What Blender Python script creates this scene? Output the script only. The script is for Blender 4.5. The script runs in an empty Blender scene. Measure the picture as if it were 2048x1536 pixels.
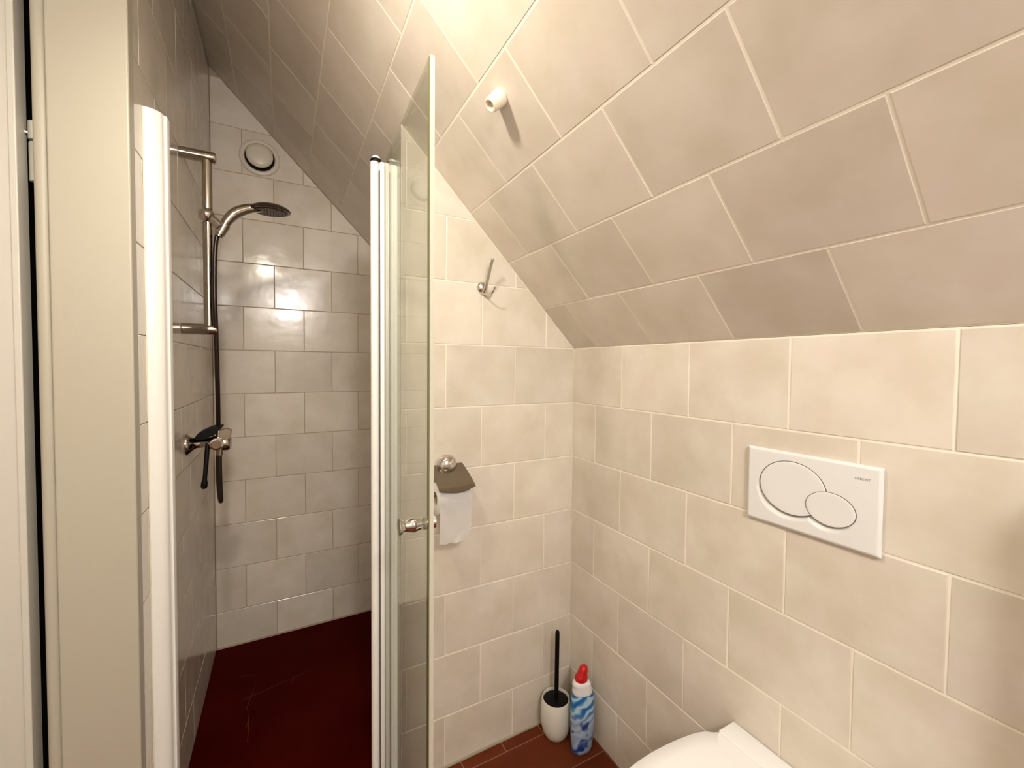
import bpy, bmesh, math, random
from mathutils import Vector, Matrix
random.seed(7)
S = bpy.context.scene
C = S.collection
PI = math.pi

# ------------------------------------------------------------------ camera
FPX, PX, PY = 832.82, 1013.21, 757.11
Rv = Vector((0.88200572, -0.47118023, 0.00742248))
Uv = Vector((0.00738963, 0.02957834, 0.99953515))
Fv = Vector((0.47118075, 0.88154087, -0.02957011))
cam = bpy.data.cameras.new('camera')
cam.sensor_width = 36.0
cam.lens = FPX / 2048 * 36.0
cam.shift_x = (1024 - PX) / 2048
cam.shift_y = -(768 - PY) / 2048
cam.clip_start = 0.02
co = bpy.data.objects.new('camera', cam)
C.objects.link(co)
m = Matrix((Rv, Uv, -Fv)).transposed().to_4x4()
m.translation = Vector((-0.94955, -1.24776, 1.30154))
co.matrix_world = m
S.camera = co

# ------------------------------------------------------------------ world, lights, exposure
w = bpy.data.worlds.new('world')
S.world = w
w.use_nodes = True
w.node_tree.nodes['Background'].inputs[0].default_value = (0.02, 0.018, 0.015, 1)
w.node_tree.nodes['Background'].inputs[1].default_value = 0.2
S.view_settings.view_transform = 'Standard'
S.view_settings.look = 'None'
S.view_settings.gamma = 1
S.view_settings.use_curve_mapping = False
S.view_settings.exposure = 0.30

LAMP = Vector((-1.06, -0.63, 2.06))
ld = bpy.data.lights.new('pendant_bulb', 'SPOT')
ld.energy = 22.5
ld.spot_size = math.radians(172)
ld.spot_blend = 1.0
ld.color = (1.0, 0.90, 0.75)
ld.shadow_soft_size = 0.035
lo = bpy.data.objects.new('pendant_bulb', ld)
lo.location = LAMP
lo.rotation_euler = Vector((0.50, 0.40, -0.77)).to_track_quat('-Z', 'Y').to_euler()
C.objects.link(lo)
# second ceiling lamp, behind the camera
LAMP2 = Vector((-0.90, -2.05, 1.98))
ld2 = bpy.data.lights.new('rear_bulb', 'POINT')
ld2.energy = 42.0
ld2.color = (1.0, 0.975, 0.98)
ld2.shadow_soft_size = 0.10
lo2 = bpy.data.objects.new('rear_bulb', ld2)
lo2.location = LAMP2
C.objects.link(lo2)

# ------------------------------------------------------------------ materials
def mat(name, col, rough=0.5, metal=0.0, spec=None, bump=None, coat=0.0):
    mt = bpy.data.materials.new(name)
    mt.use_nodes = True
    nt = mt.node_tree
    b = nt.nodes['Principled BSDF']
    b.inputs['Base Color'].default_value = (*col, 1)
    b.inputs['Roughness'].default_value = rough
    b.inputs['Metallic'].default_value = metal
    if spec is not None:
        b.inputs['Specular IOR Level'].default_value = spec
    if coat:
        b.inputs['Coat Weight'].default_value = coat
        b.inputs['Coat Roughness'].default_value = 0.08
    if bump:
        sc, st, dist = bump
        n = nt.nodes.new('ShaderNodeTexNoise')
        n.inputs['Scale'].default_value = sc
        n.inputs['Detail'].default_value = 3
        tc = nt.nodes.new('ShaderNodeTexCoord')
        nt.links.new(tc.outputs['Object'], n.inputs['Vector'])
        bp = nt.nodes.new('ShaderNodeBump')
        bp.inputs['Strength'].default_value = st
        bp.inputs['Distance'].default_value = dist
        nt.links.new(n.outputs['Fac'], bp.inputs['Height'])
        nt.links.new(bp.outputs['Normal'], b.inputs['Normal'])
    return mt

def tile_mat(name, c1, c2, c3, r0, r1, bump_d=0.0016, var=0.06, nscale=7.0):
    mt = bpy.data.materials.new(name)
    mt.use_nodes = True
    nt = mt.node_tree
    N, L = nt.nodes, nt.links
    b = N['Principled BSDF']
    tc = N.new('ShaderNodeTexCoord')
    oi = N.new('ShaderNodeObjectInfo')
    sc = N.new('ShaderNodeVectorMath'); sc.operation = 'SCALE'
    cmb = N.new('ShaderNodeCombineXYZ')
    for k, f in enumerate((17.0, 41.0, 29.0)):
        mm = N.new('ShaderNodeMath'); mm.operation = 'MULTIPLY'
        mm.inputs[1].default_value = f
        L.new(oi.outputs['Random'], mm.inputs[0]); L.new(mm.outputs[0], cmb.inputs[k])
    ad = N.new('ShaderNodeVectorMath'); ad.operation = 'ADD'
    L.new(tc.outputs['Object'], ad.inputs[0]); L.new(cmb.outputs[0], ad.inputs[1])
    def noise(s, d, rg=0.5):
        n = N.new('ShaderNodeTexNoise')
        n.inputs['Scale'].default_value = s
        n.inputs['Detail'].default_value = d
        n.inputs['Roughness'].default_value = rg
        L.new(ad.outputs[0], n.inputs['Vector'])
        return n
    n1 = noise(nscale, 4, 0.55)
    n2 = noise(nscale * 1.9, 3)
    cr = N.new('ShaderNodeValToRGB')
    cr.color_ramp.elements[0].position = 0.36; cr.color_ramp.elements[0].color = (*c1, 1)
    cr.color_ramp.elements[1].position = 0.66; cr.color_ramp.elements[1].color = (*c2, 1)
    L.new(n1.outputs['Fac'], cr.inputs[0])
    mx = N.new('ShaderNodeMix'); mx.data_type = 'RGBA'
    mr = N.new('ShaderNodeMapRange')
    mr.interpolation_type = 'SMOOTHSTEP'
    mr.inputs[1].default_value = 0.42; mr.inputs[2].default_value = 0.80
    mr.inputs[3].default_value = 0.0; mr.inputs[4].default_value = 0.6
    L.new(n2.outputs['Fac'], mr.inputs[0])
    L.new(mr.outputs[0], mx.inputs[0])
    L.new(cr.outputs[0], mx.inputs[6]); mx.inputs[7].default_value = (*c3, 1)
    hv = N.new('ShaderNodeHueSaturation')
    vr = N.new('ShaderNodeMapRange')
    vr.inputs[3].default_value = 1 - var; vr.inputs[4].default_value = 1 + var
    L.new(oi.outputs['Random'], vr.inputs[0]); L.new(vr.outputs[0], hv.inputs['Value'])
    L.new(mx.outputs[2], hv.inputs['Color'])
    L.new(hv.outputs[0], b.inputs['Base Color'])
    rr = N.new('ShaderNodeMapRange')
    rr.inputs[1].default_value = 0.3; rr.inputs[2].default_value = 0.7
    rr.inputs[3].default_value = r0; rr.inputs[4].default_value = r1
    L.new(n2.outputs['Fac'], rr.inputs[0]); L.new(rr.outputs[0], b.inputs['Roughness'])
    n3 = noise(11, 2)
    bp = N.new('ShaderNodeBump'); bp.inputs['Strength'].default_value = 1.0
    bp.inputs['Distance'].default_value = bump_d
    L.new(n3.outputs['Fac'], bp.inputs['Height']); L.new(bp.outputs[0], b.inputs['Normal'])
    return mt

M_TILE = tile_mat('glazed_beige_tile', (0.655, 0.590, 0.485), (0.75, 0.690, 0.605), (0.715, 0.625, 0.565), 0.12, 0.22, 0.0011)
M_SLOPE = tile_mat('glazed_beige_slope_tile', (0.67, 0.600, 0.500), (0.76, 0.695, 0.610), (0.725, 0.635, 0.575), 0.28, 0.38, 0.00015)
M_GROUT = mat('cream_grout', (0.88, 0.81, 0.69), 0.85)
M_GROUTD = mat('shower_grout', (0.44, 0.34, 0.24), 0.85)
M_TERRA = tile_mat('terracotta_floor_tile', (0.115, 0.022, 0.006), (0.15, 0.032, 0.009), (0.13, 0.026, 0.007), 0.45, 0.55, 0.0006, 0.08)
M_TERRA.node_tree.nodes['Principled BSDF'].inputs['Specular IOR Level'].default_value = 0.15
M_FGROUT = mat('terracotta_grout', (0.34, 0.16, 0.11), 0.9)
M_PAINT = mat('beige_satin_paint', (0.43, 0.40, 0.32), 0.42, bump=(900, 0.25, 0.0004))
M_DOORP = mat('door_satin_paint', (0.56, 0.54, 0.48), 0.4, bump=(900, 0.25, 0.0004))
M_WALLP = mat('plain_plaster', (0.70, 0.64, 0.54), 0.8)
M_DARK = mat('unlit_hall_black', (0.012, 0.008, 0.008), 0.9)
M_CHROME = mat('chrome', (0.66, 0.64, 0.61), 0.06, 1.0)
M_CHROMED = mat('dark_reflection_chrome', (0.26, 0.225, 0.18), 0.16, 1.0)  # holder lid chrome, its dark reflection put into the colour
M_CHROMES = mat('darkened_shower_chrome', (0.50, 0.46, 0.41), 0.10, 1.0)  # chrome darkened in colour to stand for dark reflections in the shower
M_WHITEP = mat('white_lacquered_profile', (0.86, 0.84, 0.80), 0.28)
M_ALU = mat('satin_light_profile', (0.42, 0.42, 0.37), 0.4)
M_PLASTIC = mat('white_plastic', (0.80, 0.80, 0.79), 0.3)
M_CREAM = mat('cream_plastic', (0.82, 0.76, 0.60), 0.35)
M_VENT = mat('vent_plastic', (0.70, 0.64, 0.53), 0.35)
M_BLACK = mat('black_rubber', (0.002, 0.002, 0.002), 0.5, spec=0.2)
M_BROWNHOSE = mat('dark_shower_hose', (0.020, 0.010, 0.007), 0.3, 0.3)
M_SEAM = mat('seam_shadow_grey', (0.10, 0.10, 0.10), 0.7)
M_LOGO = mat('logo_grey', (0.22, 0.21, 0.20), 0.6)
M_CERAMIC = mat('white_ceramic', (0.92, 0.92, 0.92), 0.1)
M_STONEW = mat('off_white_ceramic', (0.74, 0.71, 0.63), 0.28)
M_PAPER = mat('tissue_paper', (0.92, 0.89, 0.87), 0.95, bump=(300, 0.3, 0.0005))
M_CARD = mat('cardboard', (0.55, 0.44, 0.30), 0.9)
M_RED = mat('red_cap', (0.55, 0.006, 0.008), 0.35)
M_BWHITE = mat('bottle_white', (0.86, 0.86, 0.86), 0.3)
M_HINGE = mat('hinge_steel', (0.55, 0.55, 0.50), 0.45, 0.5)
M_SEAL = mat('clear_seal', (0.55, 0.53, 0.44), 0.25)
M_SEALD = mat('glass_edge_green', (0.16, 0.15, 0.07), 0.2)

def glass_mat():
    mt = bpy.data.materials.new('shower_glass')
    mt.use_nodes = True
    nt = mt.node_tree; N, L = nt.nodes, nt.links
    N.remove(N['Principled BSDF'])
    out = N['Material Output']
    tr = N.new('ShaderNodeBsdfTransparent'); tr.inputs[0].default_value = (0.955, 0.97, 0.945, 1)
    gl = N.new('ShaderNodeBsdfGlossy'); gl.inputs['Roughness'].default_value = 0.012
    gl.inputs['Color'].default_value = (0.93, 0.96, 0.92, 1)
    ge = N.new('ShaderNodeNewGeometry')
    dt = N.new('ShaderNodeVectorMath'); dt.operation = 'DOT_PRODUCT'
    L.new(ge.outputs['Normal'], dt.inputs[0]); L.new(ge.outputs['Incoming'], dt.inputs[1])
    ab = N.new('ShaderNodeMath'); ab.operation = 'ABSOLUTE'; L.new(dt.outputs['Value'], ab.inputs[0])
    su = N.new('ShaderNodeMath'); su.operation = 'SUBTRACT'; su.inputs[0].default_value = 1; L.new(ab.outputs[0], su.inputs[1])
    pw = N.new('ShaderNodeMath'); pw.operation = 'POWER'; pw.inputs[1].default_value = 5; L.new(su.outputs[0], pw.inputs[0])
    ma = N.new('ShaderNodeMath'); ma.operation = 'MULTIPLY_ADD'; ma.inputs[1].default_value = 0.96; ma.inputs[2].default_value = 0.04
    L.new(pw.outputs[0], ma.inputs[0])
    mx = N.new('ShaderNodeMixShader')
    L.new(ma.outputs[0], mx.inputs[0]); L.new(tr.outputs[0], mx.inputs[1]); L.new(gl.outputs[0], mx.inputs[2])
    L.new(mx.outputs[0], out.inputs[0])
    return mt
M_GLASS = glass_mat()

def shower_floor_mat():
    mt = mat('oxblood_shower_floor', (0.060, 0.005, 0.003), 0.6, spec=0.02)
    nt = mt.node_tree; N, L = nt.nodes, nt.links
    b = N['Principled BSDF']
    tc = N.new('ShaderNodeTexCoord')
    n = N.new('ShaderNodeTexNoise'); n.inputs['Scale'].default_value = 3.5; n.inputs['Detail'].default_value = 3
    L.new(tc.outputs['Object'], n.inputs['Vector'])
    cr = N.new('ShaderNodeValToRGB')
    cr.color_ramp.elements[0].position = 0.35; cr.color_ramp.elements[0].color = (0.040, 0.0010, 0.0004, 1)
    cr.color_ramp.elements[1].position = 0.7; cr.color_ramp.elements[1].color = (0.058, 0.0030, 0.0008, 1)
    L.new(n.outputs['Fac'], cr.inputs[0]); L.new(cr.outputs[0], b.inputs['Base Color'])
    return mt
M_SFLOOR = shower_floor_mat()
M_SCRATCH = mat('pale_scratch', (0.20, 0.055, 0.02), 0.6)

def label_mat():
    mt = mat('blue_swirl_label', (0.1, 0.3, 0.7), 0.3)
    nt = mt.node_tree; N, L = nt.nodes, nt.links
    b = N['Principled BSDF']
    tc = N.new('ShaderNodeTexCoord')
    sp = N.new('ShaderNodeMapping'); sp.inputs['Scale'].default_value = (1.0, 1.0, 1.0)
    sp.inputs['Rotation'].default_value = (0, 0.5, 0)
    L.new(tc.outputs['Object'], sp.inputs[0])
    wv = N.new('ShaderNodeTexWave'); wv.wave_type = 'BANDS'; wv.bands_direction = 'Z'
    wv.inputs['Scale'].default_value = 11; wv.inputs['Distortion'].default_value = 9
    wv.inputs['Detail'].default_value = 2; wv.inputs['Detail Scale'].default_value = 1.6
    L.new(sp.outputs[0], wv.inputs['Vector'])
    cr = N.new('ShaderNodeValToRGB')
    e = cr.color_ramp.elements
    e[0].position = 0.0; e[0].color = (0.015, 0.13, 0.40, 1)
    e[1].position = 1.0; e[1].color = (0.55, 0.68, 0.80, 1)
    x = e.new(0.38); x.color = (0.05, 0.27, 0.56, 1)
    x = e.new(0.6); x.color = (0.20, 0.44, 0.70, 1)
    L.new(wv.outputs['Fac'], cr.inputs[0])
    # pale lower half with dark blue patches
    n = N.new('ShaderNodeTexNoise'); n.inputs['Scale'].default_value = 26; n.inputs['Detail'].default_value = 1.5
    L.new(tc.outputs['Object'], n.inputs['Vector'])
    r2 = N.new('ShaderNodeValToRGB'); r2.color_ramp.interpolation = 'EASE'
    f = r2.color_ramp.elements
    f[0].position = 0.40; f[0].color = (0.008, 0.015, 0.20, 1)
    f[1].position = 0.47; f[1].color = (0.42, 0.50, 0.62, 1)
    L.new(n.outputs['Fac'], r2.inputs[0])
    sx = N.new('ShaderNodeSeparateXYZ'); L.new(tc.outputs['Object'], sx.inputs[0])
    mr = N.new('ShaderNodeMapRange'); mr.inputs[1].default_value = 0.15; mr.inputs[2].default_value = 0.11
    L.new(sx.outputs['Z'], mr.inputs[0])
    mx = N.new('ShaderNodeMix'); mx.data_type = 'RGBA'
    mu = N.new('ShaderNodeMath'); mu.operation = 'MULTIPLY'; mu.inputs[1].default_value = 0.75
    L.new(mr.outputs[0], mu.inputs[0]); L.new(mu.outputs[0], mx.inputs[0])
    L.new(cr.outputs[0], mx.inputs[6]); L.new(r2.outputs[0], mx.inputs[7])
    L.new(mx.outputs[2], b.inputs['Base Color'])
    return mt
M_LABEL = label_mat()

def emit_mat(name, col, st):
    mt = bpy.data.materials.new(name); mt.use_nodes = True
    b = mt.node_tree.nodes['Principled BSDF']
    b.inputs['Emission Color'].default_value = (*col, 1)
    b.inputs['Emission Strength'].default_value = st
    return mt

# ------------------------------------------------------------------ helpers
def link(name, me, mt, parent=None, smooth=False):
    o = bpy.data.objects.new(name, me)
    if mt is not None and not me.materials:
        me.materials.append(mt)
    C.objects.link(o)
    if parent is not None:
        o.parent = parent
        if parent.parent is None:
            o.matrix_parent_inverse = parent_inv(parent)
        else:
            o.matrix_parent_inverse = parent_inv(parent)
    if smooth:
        for p in me.polygons: p.use_smooth = True
    return o

def wm(o):
    mm = o.matrix_basis.copy()
    if o.parent is not None:
        mm = wm(o.parent) @ o.matrix_parent_inverse @ mm
    return mm
def parent_inv(p):
    return wm(p).inverted()

def fin(name, bm, mt, parent=None, smooth=False, angle=40):
    bmesh.ops.recalc_face_normals(bm, faces=bm.faces)
    me = bpy.data.meshes.new(name)
    bm.to_mesh(me); bm.free()
    o = link(name, me, mt, parent)
    if smooth:
        for p in me.polygons: p.use_smooth = True
        me.set_sharp_from_angle(angle=math.radians(angle))
    return o

def box(bm, lo_, hi, bev=0.0, seg=2):
    vs = bmesh.ops.create_cube(bm, size=1.0)['verts']
    lo_, hi = Vector(lo_), Vector(hi)
    for v in vs:
        v.co = Vector(((lo_.x + hi.x) / 2 + v.co.x * (hi.x - lo_.x), (lo_.y + hi.y) / 2 + v.co.y * (hi.y - lo_.y), (lo_.z + hi.z) / 2 + v.co.z * (hi.z - lo_.z)))
    if bev:
        es = set(e for v in vs for e in v.link_edges)
        bmesh.ops.bevel(bm, geom=list(es), offset=bev, segments=seg, affect='EDGES', profile=0.5)

def frame(axis):
    a = Vector(axis).normalized()
    t = Vector((0, 0, 1)) if abs(a.z) < 0.9 else Vector((0, 1, 0))
    u = a.cross(t).normalized()
    v = a.cross(u)
    return a, u, v

def lathe(bm, origin, axis, prof, seg=32, sx=1.0, sy=1.0, capa=True, capb=True, uv=None):
    """prof: list of (distance along axis, radius)"""
    a, u, v = frame(axis)
    if uv: u, v = uv
    O = Vector(origin)
    rings = []
    for h, r in prof:
        if r < 1e-6:
            rings.append([bm.verts.new(O + a * h)])
        else:
            rings.append([bm.verts.new(O + a * h + u * (r * sx * math.cos(2 * PI * k / seg)) + v * (r * sy * math.sin(2 * PI * k / seg))) for k in range(seg)])
    for A, B in zip(rings, rings[1:]):
        if len(A) == 1 and len(B) == 1: continue
        for k in range(seg):
            k2 = (k + 1) % seg
            if len(A) == 1: bm.faces.new((A[0], B[k], B[k2]))
            elif len(B) == 1: bm.faces.new((A[k], B[0], A[k2]))
            else: bm.faces.new((A[k], B[k], B[k2], A[k2]))
    if capa and len(rings[0]) > 1: bm.faces.new(rings[0])
    if capb and len(rings[-1]) > 1: bm.faces.new(rings[-1])

def catmull(P, n=8):
    P = [Vector(p) for p in P]
    Q = [P[0] * 2 - P[1]] + P + [P[-1] * 2 - P[-2]]
    out = []
    for i in range(1, len(Q) - 2):
        for k in range(n):
            t = k / n
            a, b, c, d = Q[i - 1], Q[i], Q[i + 1], Q[i + 2]
            out.append(0.5 * ((2 * b) + (c - a) * t + (2 * a - 5 * b + 4 * c - d) * t * t + (3 * b - a - 3 * c + d) * t ** 3))
    out.append(P[-1])
    return out

def tube(bm, pts, rad, seg=12, flat=1.0):
    """rad scalar or list per point"""
    n = len(pts)
    pts = [Vector(p) for p in pts]
    if not isinstance(rad, (list, tuple)): rad = [rad] * n
    prev = None
    rings = []
    for i in range(n):
        d = (pts[min(i + 1, n - 1)] - pts[max(i - 1, 0)]).normalized()
        if prev is None:
            a, u, v = frame(d)
        else:
            u = (prev - d * prev.dot(d)).normalized()
            v = d.cross(u)
        prev = u
        rings.append([bm.verts.new(pts[i] + (u * math.cos(2 * PI * k / seg) + v * math.sin(2 * PI * k / seg) * flat) * rad[i]) for k in range(seg)])
    for A, B in zip(rings, rings[1:]):
        for k in range(seg):
            bm.faces.new((A[k], B[k], B[(k + 1) % seg], A[(k + 1) % seg]))
    bm.faces.new(rings[0]); bm.faces.new(rings[-1])

def prism(bm, poly, z0, z1):
    a = [bm.verts.new((x, y, z0)) for x, y in poly]
    b = [bm.verts.new((x, y, z1)) for x, y in poly]
    bm.faces.new(a); bm.faces.new(b)
    n = len(poly)
    for k in range(n):
        bm.faces.new((a[k], b[k], b[(k + 1) % n], a[(k + 1) % n]))

def tag(o, label, cat, group=None, kind=None):
    o['label'] = label; o['category'] = cat
    if group: o['group'] = group
    if kind: o['kind'] = kind
    return o
def thing(name, label, cat, loc=(0, 0, 0), group=None):
    o = bpy.data.objects.new(name, None)
    o.empty_display_size = 0.05
    o.location = loc
    C.objects.link(o)
    return tag(o, label, cat, group)

# ------------------------------------------------------------------ room dimensions (metres)
W = 1.230          # shower side wall at x = -W
PXE = -0.641       # free end of the partition
PT = 0.109         # partition thickness
D = 1.010          # rear wall of shower
ANG = math.radians(45.16)
Z0 = 1.3695        # where the slope meets the right wall
H, TW = 0.20, 0.25
YB = -2.35         # wall behind the camera
YF = -0.105        # face of the painted wall beside the shower
XL = -2.05
def zs(x): return Z0 - x * math.tan(ANG)

# ---- tiling
GAP = 0.0032
_cache = {}
def clip(poly, a, b, c):
    """keep a*x+b*y<=c"""
    out = []
    for i in range(len(poly)):
        p, q = poly[i], poly[(i + 1) % len(poly)]
        dp, dq = a * p[0] + b * p[1] - c, a * q[0] + b * q[1] - c
        if dp <= 0: out.append(p)
        if dp * dq < 0:
            t = dp / (dp - dq)
            out.append((p[0] + (q[0] - p[0]) * t, p[1] + (q[1] - p[1]) * t))
    return out
def area(p): return 0.5 * sum(p[i][0] * p[(i + 1) % len(p)][1] - p[(i + 1) % len(p)][0] * p[i][1] for i in range(len(p)))
def inset(poly, d):
    n = len(poly); out = []
    for i in range(n):
        p0, p1, p2 = [Vector((*poly[k % n], 0)) for k in (i - 1, i, i + 1)]
        e1 = (p1 - p0).normalized(); e2 = (p2 - p1).normalized()
        n1 = Vector((-e1.y, e1.x, 0)); n2 = Vector((-e2.y, e2.x, 0))
        b = n1 + n2
        s = min(d * 2 / max(b.length_squared, 0.3), d * 4)
        q = p1 + b * s
        out.append((q.x, q.y))
    return out
def tile_mesh(poly, mt):
    key = (mt.name, tuple((round(x, 4), round(y, 4)) for x, y in poly))
    if key in _cache: return _cache[key]
    n = len(poly)
    bm = bmesh.new()
    L = [[bm.verts.new((x, y, -0.0035)) for x, y in poly],
         [bm.verts.new((x, y, -0.0009)) for x, y in poly],
         [bm.verts.new((x, y, 0)) for x, y in inset(poly, 0.0016)]]
    for A, B in zip(L, L[1:]):
        for k in range(n):
            bm.faces.new((A[k], A[(k + 1) % n], B[(k + 1) % n], B[k]))
    bm.faces.new(L[2])
    me = bpy.data.meshes.new('tile')
    bm.to_mesh(me); bm.free()
    me.materials.append(mt)
    _cache[key] = me
    return me
def tiling(parent, O, U, V, planes, rows, tw, uoff, urange, mt, tilt=0.0022, name='tile', gap=GAP):
    """rows: list of (v0, v1, offset-index); planes: half planes (a,b,c) in (u,v)"""
    O, U, V = Vector(O), Vector(U).normalized(), Vector(V).normalized()
    Nn = U.cross(V)
    R = Matrix((U, V, Nn)).transposed().to_4x4()
    inv = parent_inv(parent)
    for v0, v1, off in rows:
        k0 = math.floor((urange[0] - off) / tw) - 1
        k1 = math.ceil((urange[1] - off) / tw) + 1
        for k in range(k0, k1):
            u0, u1 = off + k * tw, off + (k + 1) * tw
            g = gap / 2
            p = [(u0 + g, v0 + g), (u1 - g, v0 + g), (u1 - g, v1 - g), (u0 + g, v1 - g)]
            for a, b, c in planes:
                p = clip(p, a, b, c)
                if len(p) < 3: break
            if len(p) < 3 or abs(area(p)) < 1.2e-4: continue
            q = [p[0]]
            for pt in p[1:]:
                if math.hypot(pt[0] - q[-1][0], pt[1] - q[-1][1]) > 0.002: q.append(pt)
            if math.hypot(q[0][0] - q[-1][0], q[0][1] - q[-1][1]) <= 0.002: q.pop()
            if len(q) < 3: continue
            cx, cy = sum(t[0] for t in q) / len(q), sum(t[1] for t in q) / len(q)
            me = tile_mesh([(x - cx, y - cy) for x, y in q], mt)
            o = bpy.data.objects.new(name, me)
            C.objects.link(o)
            o.parent = parent
            T = Matrix.Translation(O + U * cx + V * cy) @ R @ Matrix.Rotation(random.gauss(0, tilt), 4, 'X') @ Matrix.Rotation(random.gauss(0, tilt), 4, 'Y') @ Matrix.Translation((0, 0, random.uniform(-0.00012, 0.00012)))
            o.matrix_parent_inverse = inv
            o.matrix_basis = T

def struct(name, bm, mt, label, cat):
    o = fin(name, bm, mt)
    return tag(o, label, cat, kind='structure')
def slab_poly(pts, nrm, th, rec=0.0014):
    """solid from polygon pts, thickened by th opposite to nrm; front recessed 2.2 mm behind tile face"""
    bm = bmesh.new()
    nrm = Vector(nrm).normalized()
    A = [bm.verts.new(Vector(p) - nrm * rec) for p in pts]
    B = [bm.verts.new(Vector(p) - nrm * th) for p in pts]
    bm.faces.new(A); bm.faces.new(B)
    n = len(pts)
    for k in range(n): bm.faces.new((A[k], B[k], B[(k + 1) % n], A[(k + 1) % n]))
    return bm

# ------------------------------------------------------------------ right wall (flush plate wall)
wr = struct('wall_right', slab_poly([(0, YB, 0), (0, D, 0), (0, D, Z0), (0, YB, Z0)], (-1, 0, 0), 0.12), M_GROUT,
            'low tiled wall with the flush plate, below the sloped ceiling', 'wall')
rows = []
top = 1.3692
r = top; k = 0
while r > 0.001:
    b = max(r - H, 0.0) if r - H > 0.0 else 0.0
    rows.append((b, r, 0.0 if k % 2 == 0 else TW / 2)); r -= H; k += 1
# u runs towards -y from the corner; normal must be -x : U=(0,-1,0), V=(0,0,1) -> U x V = (-1,0,0)
tiling(wr, (0, 0, 0), (0, -1, 0), (0, 0, 1), [(-1, 0, -0.0025), (1, 0, -YB), (0, 1, Z0 - 0.003), (0, -1, -0.003)], rows, TW, 0.0, (0, -YB), M_TILE)

# ------------------------------------------------------------------ partition (hook wall)
A_, B_ = PXE, 0.0
pa = [(PXE, 0.0016), (0.0, 0.0016), (0.0, PT), (PXE, PT)]
bm = bmesh.new()
x0, x1 = PXE + 0.0016, 0.0
lo4 = [(x0, 0.0016), (x1, 0.0016), (x1, PT), (x0, PT)]
a = [bm.verts.new((x, y, 0)) for x, y in lo4]; b = [bm.verts.new((x, y, zs(x))) for x, y in lo4]
bm.faces.new(a); bm.faces.new(b)
for k in range(4): bm.faces.new((a[k], b[k], b[(k + 1) % 4], a[(k + 1) % 4]))
wb = struct('wall_back', bm, M_GROUT, 'tiled partition wall with coat hook and paper holder, ending at the shower', 'wall')
rows = []
for j in range(-4, 8):
    v1 = 1.3692 - (j) * H; v0 = v1 - H
    if v1 <= 0.002: continue
    rows.append((max(v0, 0.0), v1, 0.0 if j % 2 == 0 else TW / 2))
t_ = math.tan(ANG)
# u = x, v = z ; U=(1,0,0) V=(0,0,1) -> U x V = (0,-1,0)
tiling(wb, (0, 0, 0), (1, 0, 0), (0, 0, 1), [(1, 0, -0.0025), (-1, 0, -PXE), (t_, 1, Z0 - 0.003), (0, -1, -0.004)], rows, TW, 0, (PXE, 0), M_TILE)
# end face of the partition, facing -x : U=(0,-1,0)
tiling(wb, (PXE, 0, 0), (0, -1, 0), (0, 0, 1), [(1, 0, -0.004), (-1, 0, PT), (0, 1, zs(PXE) - 0.003), (0, -1, -0.004)], rows, 0.3, 0, (-PT, 0), M_TILE)
# rear face seen only inside the shower (plain grout-coloured render stays behind the tiles of the front)

# ------------------------------------------------------------------ shower rear wall
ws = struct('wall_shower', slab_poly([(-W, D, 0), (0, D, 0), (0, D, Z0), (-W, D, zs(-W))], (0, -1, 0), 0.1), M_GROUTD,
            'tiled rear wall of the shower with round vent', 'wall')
rows = []
for j in range(-5, 9):
    v0 = 1.3655 + (-j) * H; v1 = v0 + H
    if v1 <= 0.002 or v0 > 2.6: continue
    rows.append((max(v0, 0.0), v1, -0.612 if j % 2 == 0 else -0.737))
tiling(ws, (0, D, 0), (1, 0, 0), (0, 0, 1), [(1, 0, -0.003), (-1, 0, W - 0.002), (t_, 1, Z0 - 0.003), (0, -1, -0.004)], rows, TW, 0, (-W, 0), M_TILE, tilt=0.0032, gap=0.0026)

# ------------------------------------------------------------------ shower side wall (left)
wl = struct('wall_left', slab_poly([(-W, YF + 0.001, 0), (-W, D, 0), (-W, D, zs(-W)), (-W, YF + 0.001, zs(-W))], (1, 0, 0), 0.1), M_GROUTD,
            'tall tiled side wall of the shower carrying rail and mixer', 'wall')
rows = []
for j in range(-7, 7):
    v0 = 1.3655 + j * H; v1 = v0 + H
    if v1 <= 0.002 or v0 > 2.6: continue
    rows.append((max(v0, 0.0), v1, -0.022 if j % 2 == 1 else 0.103))
# facing +x : U=(0,1,0), V=(0,0,1)
tiling(wl, (-W, 0, 0), (0, 1, 0), (0, 0, 1), [(-1, 0, -YF - 0.002), (1, 0, D - 0.003), (0, 1, zs(-W) - 0.003), (0, -1, -0.004)], rows, TW, 0, (YF, D), M_TILE, tilt=0.0015, gap=0.0022)

# ------------------------------------------------------------------ sloped ceiling
SL = W / math.cos(ANG)
nrm = Vector((-math.sin(ANG), 0, -math.cos(ANG)))
def sp(s, y): return Vector((-s * math.cos(ANG), y, Z0 + s * math.sin(ANG)))
SX = SL + 0.02
cs = struct('ceiling', slab_poly([sp(0, YB), sp(0, D), sp(SX, D), sp(SX, YB)], nrm, 0.1, 0.0007), M_GROUT,
            'steep tiled attic slope rising from the right wall over the shower', 'ceiling')
rows = []
s = 0.1945 - H; k = 0
while s < SX:
    rows.append((max(s, 0.0), min(s + H, SX), 0.126 if k % 2 == 0 else 0.001)); s += H; k += 1
# u = distance towards -y, v = s ; U=(0,-1,0), V=dir up slope
vdir = Vector((-math.cos(ANG), 0, math.sin(ANG)))
# U x V = (0,-1,0)x(-c,0,s) = (-s, 0, -c)  -> nrm
tiling(cs, (0, 0, Z0), (0, -1, 0), vdir, [(1, 0, -YB), (-1, 0, D), (0, -1, -0.003), (0, 1, SX)], rows, TW, 0, (-D, -YB), M_SLOPE, tilt=0.0008)

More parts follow.
